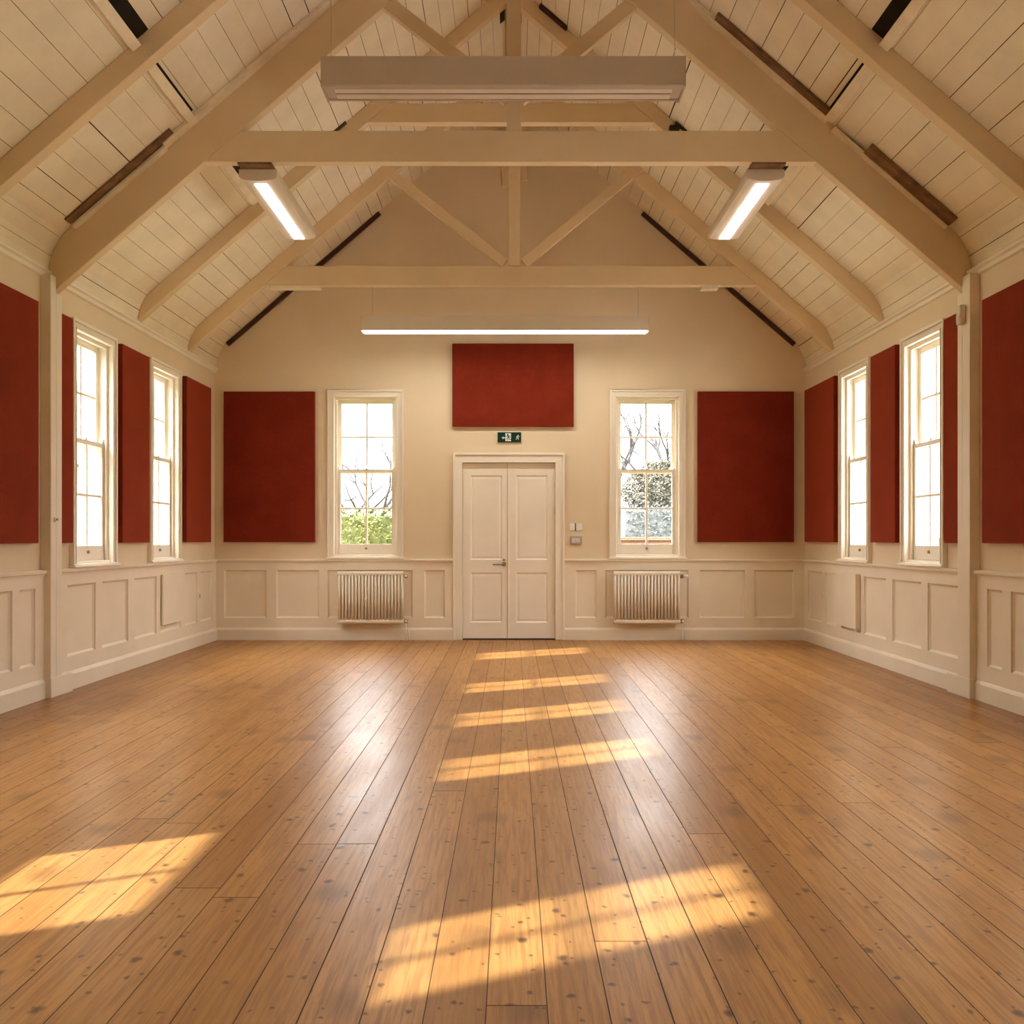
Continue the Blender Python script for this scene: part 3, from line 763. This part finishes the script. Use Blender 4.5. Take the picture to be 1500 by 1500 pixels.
mb = MB(); mb.box(x0 + 0.10, x1 - 0.10, ya + 0.133, ya + 0.155, z0 + 0.009, z0 + 0.0118); obj('slot', mb, M['gap'], body)['label'] = 'dark slot along the underside'
for xa, xb in ((x0, x0 + 0.0155), (x1 - 0.0155, x1)):
    mb = MB(); mb.box(xa, xb, ya - 0.003, yb + 0.003, z0 - 0.001, z1 + 0.002); obj('end_cap', mb, M['fitting'], t, 0.004)
for xx in (x0 + 0.06, x1 - 0.07):
    mb = MB(); mb.tube([(xx, 7.88, z1), (xx, 7.88, roof_z(xx) - 0.004)], 0.0035, 6); mb.tube([(xx, 7.88, z1), (xx, 7.88, z1 + 0.02)], 0.012, 8)
    obj('suspension_wire', mb, M['steel'], t)
# far pendant, lit
t = thing('pendant_light', (-0.085, 11.9, 4.02), 'long slim lit pendant light under the far truss, above the door', 'light', 'ceiling lights')
x0, x1, ya, yb, z0, z1 = -1.905, 1.730, 11.83, 12.00, 4.015, 4.200
mb = MB(); mb.prism(lambda p, a: (a, p[0], p[1]), [(ya, z1), (yb, z1), (yb, z0 + 0.012), (yb - 0.012, z0), (ya + 0.006, z0), (ya, z0 + 0.006)], x0 + 0.012, x1 - 0.012)
body = obj('housing', mb, M['fittingpale'], t, 0.002)
mb = MB(); mb.box(x0 + 0.03, x1 - 0.03, ya + 0.008, yb - 0.02, z0 - 0.010, z0 - 0.0005); obj('diffuser', mb, M['tube'], body)['label'] = 'glowing diffuser strip'
for xa, xb in ((x0, x0 + 0.0115), (x1 - 0.0115, x1)):
    mb = MB(); mb.box(xa, xb, ya - 0.002, yb + 0.002, z0 - 0.001, z1 + 0.001); obj('end_cap', mb, M['fittingpale'], t, 0.003)
for xx in (-1.77, 1.60):
    mb = MB(); mb.tube([(xx, 11.915, z1), (xx, 11.915, 4.594)], 0.003, 6); mb.tube([(xx, 11.915, z1), (xx, 11.915, z1 + 0.015)], 0.010, 8)
    obj('suspension_wire', mb, M['steel'], t)
# slim lights under the near truss
def batten_light(xc, label):
    ya, yb = YT1 + 0.125, 10.10; zt, zb = 4.700, 4.600
    t = thing('batten_light', (xc, (ya+yb)/2, zb), label, 'light', 'ceiling lights')
    pr = [(-0.168, zt), (-0.172, 4.640)]
    for i in range(1, 8):
        a = PI + PI*i/8; pr.append((0.168*math.cos(a), 4.636 - 0.036*abs(math.sin(a))**0.8))
    pr += [(0.172, 4.640), (0.168, zt)]
    mb = MB(); mb.prism(lambda p, a: (xc + p[0], a, p[1]), pr, ya + 0.02, yb)
    h = obj('housing', mb, M['fittingpale'], t, 0.002)
    mb = MB(); mb.prism(lambda p, a: (xc + p[0], a, p[1]), [(p[0]*1.01, p[1] + (0.001 if p[1] == zt else -0.002)) for p in pr], ya, ya + 0.0195); obj('end_cap', mb, M['fittingpale'], t)
    mb = MB(); mb.box(xc - 0.053, xc + 0.053, ya + 0.09, yb - 0.05, zb - 0.006, zb + 0.004); obj('diffuser', mb, M['tube'], h)['label'] = 'glowing diffuser strip'
    mb = MB(); mb.box(xc - 0.15, xc + 0.15, YT1 + 0.005, ya + 0.5, zt + 0.0005, zt + 0.0155); obj('mounting_bracket', mb, M['oldwood'], t)['label'] = 'bare brown mounting block'
batten_light(-2.275, 'slim lit lamp under the near truss on the left')
batten_light(2.270, 'slim lit lamp under the near truss on the right')

# ------------------------------------------------------------------ exit sign and fittings on the end wall
t = thing('exit_sign', (-0.037, YB, 2.725), 'green exit sign with white running man above the door', 'sign')
sx0, sx1, sz0, sz1 = -0.198, 0.126, 2.728, 2.866
mb = MB(); mb.mbox(back, sx0 - 0.006, sx1 + 0.006, 0.001, 0.022, sz0 - 0.006, sz1 + 0.006); obj('backing', mb, M['pale_grey'], t, 0.003)
mb = MB(); mb.mbox(back, sx0, sx1, 0.0205, 0.026, sz0, sz1); face = obj('face', mb, M['green'], t, 0.001)
def stroke(mb, pts, w, d0, d1):
    for (a, b) in zip(pts, pts[1:]):
        a, b = Vector((a[0], 0, a[1])), Vector((b[0], 0, b[1])); d = (b-a).normalized(); n = Vector((-d.z, 0, d.x))*(w/2); e = d*(w*0.35)
        q = [a-e-n, b+e-n, b+e+n, a-e+n]
        mb.prism(lambda p, y: (p[0], YB - y, p[1]), [(p.x, p.z) for p in q], d0, d1)
def disc(mb, c, r, d0, d1): mb.prism(lambda p, y: (p[0], YB - y, p[1]), [(c[0]+r*math.cos(2*PI*i/14), c[1]+r*math.sin(2*PI*i/14)) for i in range(14)], d0, d1)
def runner(mb, cx, cz, k, d0, d1, m=-1):
    P = lambda x, z: (cx + m*x*k, cz + z*k)
    disc(mb, P(0.10, 0.40), 0.10*k, d0, d1)
    stroke(mb, [P(0.05, 0.26), P(-0.06, -0.05)], 0.17*k, d0, d1)
    stroke(mb, [P(0.05, 0.24), P(0.26, 0.10), P(0.36, 0.2)], 0.08*k, d0, d1)
    stroke(mb, [P(0.02, 0.24), P(-0.22, 0.18), P(-0.26, 0.0)], 0.08*k, d0, d1)
    stroke(mb, [P(-0.05, -0.05), P(0.17, -0.14), P(0.12, -0.42)], 0.10*k, d0, d1)
    stroke(mb, [P(-0.06, -0.05), P(-0.14, -0.26), P(-0.36, -0.32)], 0.10*k, d0, d1)
mb = MB(); mb.mbox(back, -0.092, -0.014, 0.0255, 0.0272, 2.744, 2.852); obj('doorway_symbol', mb, M['signwhite'], face)['label'] = 'white doorway symbol'
mb = MB(); runner(mb, -0.052, 2.797, 0.098, 0.0268, 0.0285); obj('running_man', mb, M['green'], face)['label'] = 'green running figure in the doorway'
mb = MB(); stroke(mb, [(-0.104, 2.789), (-0.122, 2.789)], 0.016, 0.0255, 0.0272)
mb.prism(lambda p, y: (p[0], YB - y, p[1]), [(-0.145, 2.789), (-0.118, 2.808), (-0.118, 2.770)], 0.0255, 0.0272); obj('arrow', mb, M['signwhite'], face)['label'] = 'white arrow pointing left'
mb = MB(); runner(mb, 0.078, 2.794, 0.075, 0.0255, 0.0272, 1); obj('small_figure', mb, M['signwhite'], face)['label'] = 'small white running figure'

for a, b, lab in ((0.797, 0.868, 'white light switch beside the door, nearer the door'), (0.884, 0.972, 'white light switch beside the door, nearer the window')):
    t = thing('light_switch', ((a+b)/2, YB, 1.512), lab, 'switch', 'light switches by the door')
    mb = MB(); mb.mbox(back, a, b, 0.0005, 0.014, 1.512, 1.606); obj('plate', mb, M['white'], t, 0.004)
    mb = MB(); mb.mbox(back, (a+b)/2 - 0.012, (a+b)/2 + 0.012, 0.0135, 0.019, 1.54, 1.578); obj('rocker', mb, M['white'], t, 0.002)
t = thing('control_panel', (0.882, YB, 1.318), 'grey framed control panel below the light switches', 'control panel')
mb = MB(); mb.mbox(back, 0.800, 0.965, 0.0005, 0.024, 1.318, 1.432); obj('frame', mb, M['grey'], t, 0.005)
mb = MB(); mb.mbox(back, 0.826, 0.939, 0.0235, 0.028, 1.340, 1.410); obj('screen', mb, M['pale_grey'], t, 0.003)
for i in range(3):
    mb = MB(); mb.mbox(back, 0.84 + i*0.034, 0.858 + i*0.034, 0.0275, 0.032, 1.358, 1.385); obj('button', mb, M['white'], t, 0.002)
mb = MB(); mb.mbox(back, 0.869, 0.883, 0.0005, 0.010, 1.506, 1.612)  # black strip standing in for the shaded gap between switch plates
tag(obj('switch_gap_shade', mb, M['black'], None, 0.001), 'narrow black strip painted as the gap shade between the two light switches', 'strip')

# boards on the side panelling, small outlets, sensor
mb = MB(); mb.mbox(left, 10.93, 11.575, 0.0315, 0.056, 0.385, 0.978); tag(obj('access_panel', mb, M['panelling'], None, 0.004), 'flat cream board over the dado below the far left window', 'access panel')
t = thing('access_panel', right(11.215, 0.03, 0.345), 'thick cream cover box on the dado below the far right window', 'access panel')
mb = MB(); mb.mbox(right, 10.88, 11.57, 0.0315, 0.088, 0.345, 0.985); obj('cover', mb, M['panelling'], t, 0.006)
for uu in (10.90, 11.40):
    mb = MB(); mb.mbox(right, uu, uu + 0.04, 0.0315, 0.07, 0.315, 0.346); obj('foot', mb, M['panelling'], t)
for mp, u, lab in ((left, 12.26, 'small dark-slotted outlet on the left dado near the corner'), (right, 12.16, 'small outlet on the right dado near the corner')):
    t = thing('outlet', mp(u, 0.03, 0.60), lab, 'outlet')
    mb = MB(); mb.mbox(mp, u - 0.03, u + 0.03, 0.0305, 0.040, 0.60, 0.70); obj('plate', mb, M['panelling'], t, 0.003)
    mb = MB(); mb.mbox(mp, u - 0.012, u + 0.012, 0.0395, 0.046, 0.625, 0.675); obj('socket', mb, M['grey'] if mp is left else M['pale_grey'], t, 0.002)
t = thing('alarm_sensor', right(8.30, 0.09, 3.27), 'small grey-beige sensor high on the right pilaster', 'sensor')
mb = MB(); mb.mbox(right, 8.22, 8.30, 0.0905, 0.145, 3.27, 3.44); obj('case', mb, M['fittingpale'], t, 0.012)
mb = MB(); mb.mbox(right, 8.235, 8.285, 0.1445, 0.150, 3.29, 3.35); obj('lens', mb, M['pale_grey'], t, 0.004)
t = thing('pull_switch', left(8.27, 0.09, 1.55), 'tiny pale knob on the left pilaster', 'knob')
mb = MB(); mb.tube([left(8.27, 0.0905, 1.56), left(8.27, 0.105, 1.56)], 0.02, 14); obj('rose', mb, M['trim'], t)
mb = MB(); mb.sphere(left(8.27, 0.115, 1.56), 0.012); obj('knob', mb, M['steel'], t)

# ------------------------------------------------------------------ outside
mb = MB(); mb.box(-60, 60, -30, 90, -0.45, -0.2)
struct('ground', mb, M['grass'], 'lawn around the hall, seen through the windows', 'lawn')
M['bounce_gravel'] = paint('bounce_pale_gravel', (0.58, 0.57, 0.55), 0.9, 0.1, 1.5, 0.0)  # pale ground added outside to bounce daylight onto the ceiling
mb = MB(); mb.box(4.4, 12, -8, 15, -0.2, -0.14); mb.box(-12, -4.45, -8, 15, -0.2, -0.14)
struct('bounce_path_1', mb, M['bounce_gravel'], 'pale gravel strips added along both long sides to bounce light onto the ceiling', 'path')

def leafy(mb, pts_fn, n, size, rng):
    for _ in range(n):
        p = Vector(pts_fn(rng)); a = Vector((rng.gauss(0,1), rng.gauss(0,1), rng.gauss(0,1))).normalized(); b = a.orthogonal().normalized()
        s = size * rng.uniform(0.6, 1.3)
        mb.face([p - a*s, p + b*s*0.5, p + a*s, p - b*s*0.5])
def hedge_body(mb, x0, x1, y0, y1, z0, z1, step, amp, seed):
    def face(o, ua, va, nu, nv, nrm):
        for i in range(nu):
            for j in range(nv):
                q = []
                for (a, b) in ((i,j),(i+1,j),(i+1,j+1),(i,j+1)):
                    p = o + ua*(a/nu) + va*(b/nv); k = noise.noise(p*1.7 + Vector((seed,0,0)))*amp + noise.noise(p*5)*amp*0.5
                    c = Vector(((x0+x1)/2, (y0+y1)/2, (z0+z1)/2)); q.append(p + (p - c).normalized()*k)
                mb.face(q)
    dx, dy, dz = x1-x0, y1-y0, z1-z0
    nx, ny, nz = [max(2, int(v/step)) for v in (dx, dy, dz)]
    O = Vector
    face(O((x0,y0,z0)), O((dx,0,0)), O((0,0,dz)), nx, nz, 0); face(O((x0,y1,z0)), O((dx,0,0)), O((0,0,dz)), nx, nz, 0)
    face(O((x0,y0,z0)), O((0,dy,0)), O((0,0,dz)), ny, nz, 0); face(O((x1,y0,z0)), O((0,dy,0)), O((0,0,dz)), ny, nz, 0)
    face(O((x0,y0,z1)), O((dx,0,0)), O((0,dy,0)), nx, ny, 0)
def hedge(x0, x1, y0, y1, z1, mat, label, seed, nleaf=0, size=0.06, amp=0.1, step=0.2, cat='hedge'):
    rng = random.Random(seed); mb = MB(); hedge_body(mb, x0, x1, y0, y1, -0.25, z1, step, amp, seed)
    def P(r):
        k = r.random()
        if k < 0.75: return (r.uniform(x0, x1), y0 - r.uniform(-0.05, 0.12), r.uniform(0, z1 + 0.05))
        return (r.uniform(x0, x1), r.uniform(y0, y1), z1 + r.uniform(-0.05, 0.22)*r.random())
    leafy(mb, P, nleaf, size, rng)
    tag(obj('hedge', mb, mat, None), label, cat)
hedge(-6.6, -1.2, 17.2, 18.2, 1.80, M['leaf_bright'], 'bright yellow-green hedge outside the left end window', 5, 12000, 0.033, 0.14)
hedge(2.6, 7.0, 21.5, 22.4, 2.05, M['leaf_blue'], 'grey-green hedge behind the low brick wall outside', 6, 6000, 0.04, 0.18)
# unseen hedge blocks added on the left to shape the floor sun patches
hedge(-7.55, -6.98, 1.98, 8.75, 4.14, M['leaf_dark'], 'added unseen hedge blocking sun from the lower left sashes', 8, 0, 0, 0.05, 0.25)
hedge(-7.55, -6.98, -4.0, 0.2, 4.14, M['leaf_dark'], 'added unseen hedge blocking sun from the lower left sashes, nearer the viewer', 9, 0, 0, 0.05, 0.25)
hedge(-8.1, -6.98, 9.0, 10.9, 5.7, M['leaf_dark'], 'added unseen yew block keeping sun off the end wall', 10, 0, 0, 0.05, 0.25, 'yew')  # unseen yew added to keep the sun off the end wall

t = sthing('garden_wall', (4.0, 16.6, -0.2), 'low orange brick garden wall outside the right end window', 'wall'); t['kind'] = 'thing'
mb = MB(); mb.box(0.6, 8.0, 16.5, 16.75, -0.25, 1.37); obj('brickwork', mb, M['brick'], t)
mb = MB(); mb.box(0.55, 8.05, 16.46, 16.79, 1.37, 1.43); obj('coping', mb, M['brick'], t, 0.01)

def bare_tree(x, y, h, label, seed, lean=0.0, depth=6, r0=0.14, spread=0.55, first=0.28):
    rng = random.Random(seed); mb = MB(); tr = MB()
    def grow(p, d, length, r, k, target):
        n = 3; pts = [p]; rs = [r]
        for i in range(n):
            d = (d + Vector((rng.gauss(0,1), rng.gauss(0,1), rng.gauss(0.15,0.7)))*0.13).normalized()
            p = p + d*(length/n); pts.append(p); rs.append(r*(1 - 0.35*(i+1)/n))
        target.tube(pts, rs, 6 if k > 1 else 4, 0, False)
        if k == 0: return
        m = 3 if rng.random() < 0.55 else 2
        for i in range(m):
            ax = Vector((rng.gauss(0,1), rng.gauss(0,1), rng.gauss(0,1))).cross(d).normalized()
            nd = (Matrix.Rotation(rng.uniform(0.5, 1.2)*spread, 3, ax) @ d)
            nd = (nd + Vector((0,0,0.08))).normalized()
            grow(p, nd, length*rng.uniform(0.62, 0.86), rs[-1]*rng.uniform(0.74, 0.92), k - 1, mb)
    t = thing('bare_tree', (x, y, -0.22), label, 'tree', 'trees outside')
    grow(Vector((x, y, -0.25)), Vector((lean, 0, 1)).normalized(), h*first, r0, depth, tr)
    obj('trunk', tr, M['bark'], t, fixn=False); obj('branches', mb, M['bark'], t, fixn=False)
bare_tree(4.1, 26.0, 8.0, 'large leafless tree filling the right end window', 21, 0.05, 7, 0.20, 0.62, 0.24)
bare_tree(2.9, 29.0, 9.0, 'leafless tree behind the large bare tree outside', 25, 0.10, 7, 0.20, 0.6, 0.26)
bare_tree(-3.75, 27.0, 6.0, 'small leafless tree just behind the bright hedge', 34, 0.0, 7, 0.15, 0.65, 0.24)
bare_tree(-5.6, 33.5, 6.8, 'leafless tree farther back, left of the small tree behind the bright hedge', 41, 0.0, 7, 0.19, 0.65, 0.24)
def evergreen(x, y, rx, z0, z1, label, seed, n, size):
    rng = random.Random(seed); mb = MB()
    def P(r):
        a = r.uniform(0, 2*PI); k = r.random()**0.45; tt = r.random()
        w = rx*(0.45 + 0.75*math.sin(PI*min(1, tt*0.9 + 0.12)))*k
        return (x + math.cos(a)*w, y + math.sin(a)*w, z0 + (z1 - z0)*tt)
    leafy(mb, P, n, size, rng)
    t = thing('evergreen_tree', (x, y, -0.22), label, 'tree', 'trees outside')
    tr = MB(); tr.tube([(x, y, -0.25), (x + 0.03, y, z1*0.9)], [0.12, 0.04], 8); obj('trunk', tr, M['bark'], t)
    obj('crown', mb, M['leaf_ever'], t, fixn=False)
evergreen(3.85, 23.8, 0.95, 2.05, 3.35, 'evergreen shrub-tree in front of the bare trees outside the right end window', 41, 12000, 0.04)

# houses seen past the side windows
t = thing('house', (-13.0, 27.0, -0.2), 'grey slate-roofed house outside the left windows', 'house')
mb = MB(); mb.box(-16.0, -10.2, 21.5, 34.0, -0.25, 3.2); obj('wall', mb, M['render'], t)
mb = MB(); mb.prism(xz, [(-16.4, 3.1), (-9.8, 3.1), (-13.1, 6.2)], 21.2, 34.3); obj('slate_roof', mb, M['slate'], t)
t = thing('house', (13.0, 24.0, -0.2), 'pale rendered house outside the right windows', 'house')
mb = MB(); mb.box(10.4, 16.0, 18.5, 36.0, -0.25, 5.2); obj('wall', mb, M['render'], t)
mb = MB(); mb.prism(xz, [(10.0, 5.1), (16.4, 5.1), (13.2, 8.4)], 18.2, 36.3); obj('slate_roof', mb, M['slate'], t)

# ------------------------------------------------------------------ light
w = bpy.data.worlds.new('sky'); bpy.context.scene.world = w; w.use_nodes = True
# hazy sky: dim at the horizon, brighter overhead and around the sun
nt = w.node_tree; bg = nt.nodes['Background']; bg.inputs[0].default_value = (0.98, 0.96, 0.95, 1)
SUN_DIR = Vector((1.0, 0.5, -0.63)).normalized()
tc = nt.nodes.new('ShaderNodeTexCoord'); sp = nt.nodes.new('ShaderNodeSeparateXYZ'); nt.links.new(tc.outputs['Generated'], sp.inputs[0])
dp = nt.nodes.new('ShaderNodeVectorMath'); dp.operation = 'DOT_PRODUCT'; nt.links.new(tc.outputs['Generated'], dp.inputs[0]); dp.inputs[1].default_value = tuple(-SUN_DIR)
def wm(op, a, b, c=0.0, clamp=False):
    nd = nt.nodes.new('ShaderNodeMath'); nd.operation = op; nd.use_clamp = clamp
    for i, v in enumerate((a, b, c)):
        if hasattr(v, 'links'): nt.links.new(v, nd.inputs[i])
        else: nd.inputs[i].default_value = v
    return nd.outputs[0]
elev = wm('MAXIMUM', sp.outputs[2], 0.0)
glow = wm('POWER', wm('MAXIMUM', dp.outputs['Value'], 0.0), 4.0)
nt.links.new(wm('MULTIPLY_ADD', glow, 1.0, wm('MULTIPLY_ADD', elev, 1.7, 0.26)), bg.inputs[1])
sun = bpy.data.lights.new('sun', 'SUN'); sun.energy = 1.1; sun.color = (0.95, 0.98, 1.0); sun.angle = math.radians(0.9)
so = bpy.data.objects.new('sun', sun); C.objects.link(so)
so.rotation_euler = SUN_DIR.to_track_quat('-Z', 'Y').to_euler()
so.location = (-20, -10, 14)
# portals guide the sampling of sky light through the window openings; they emit nothing
def portal(mp, c, gw):
    l = bpy.data.lights.new('window_portal', 'AREA'); l.shape = 'RECTANGLE'; l.size = gw + 0.02; l.size_y = 2.05; l.cycles.is_portal = True
    o = bpy.data.objects.new('window_portal', l); C.objects.link(o)
    o.location = mp(c, -0.22, 2.30)
    n = Vector(mp(c, 1, 0)) - Vector(mp(c, 0, 0))
    o.rotation_euler = n.to_track_quat('-Z', 'Z').to_euler()
for c in BWIN: portal(back, c, GWB)
for c in LWIN: portal(left, c, gws(c))
for c in RWIN: portal(right, c, gws(c))

# ------------------------------------------------------------------ camera and view
cam = bpy.data.cameras.new('camera'); co = bpy.data.objects.new('camera', cam); C.objects.link(co)
co.location = (0, 0, 1.38); co.rotation_euler = (PI/2, 0, 0)
cam.sensor_width = 36; cam.sensor_fit = 'HORIZONTAL'; cam.lens = 1378/1500*36; cam.shift_y = 41/1500
cam.clip_start = 0.05; cam.clip_end = 300
S = bpy.context.scene; S.camera = co
S.view_settings.view_transform = 'Standard'; S.view_settings.look = 'None'; S.view_settings.gamma = 1.0
S.view_settings.use_curve_mapping = False; S.view_settings.exposure = 4.1
S.cycles.use_denoising = True
try: S.cycles.denoiser = 'OPENIMAGEDENOISE'
except Exception: pass
S.cycles.max_bounces = 14; S.cycles.diffuse_bounces = 8; S.cycles.glossy_bounces = 5; S.cycles.transparent_max_bounces = 12
S.cycles.sample_clamp_indirect = 8.0; S.cycles.caustics_reflective = False; S.cycles.caustics_refractive = False
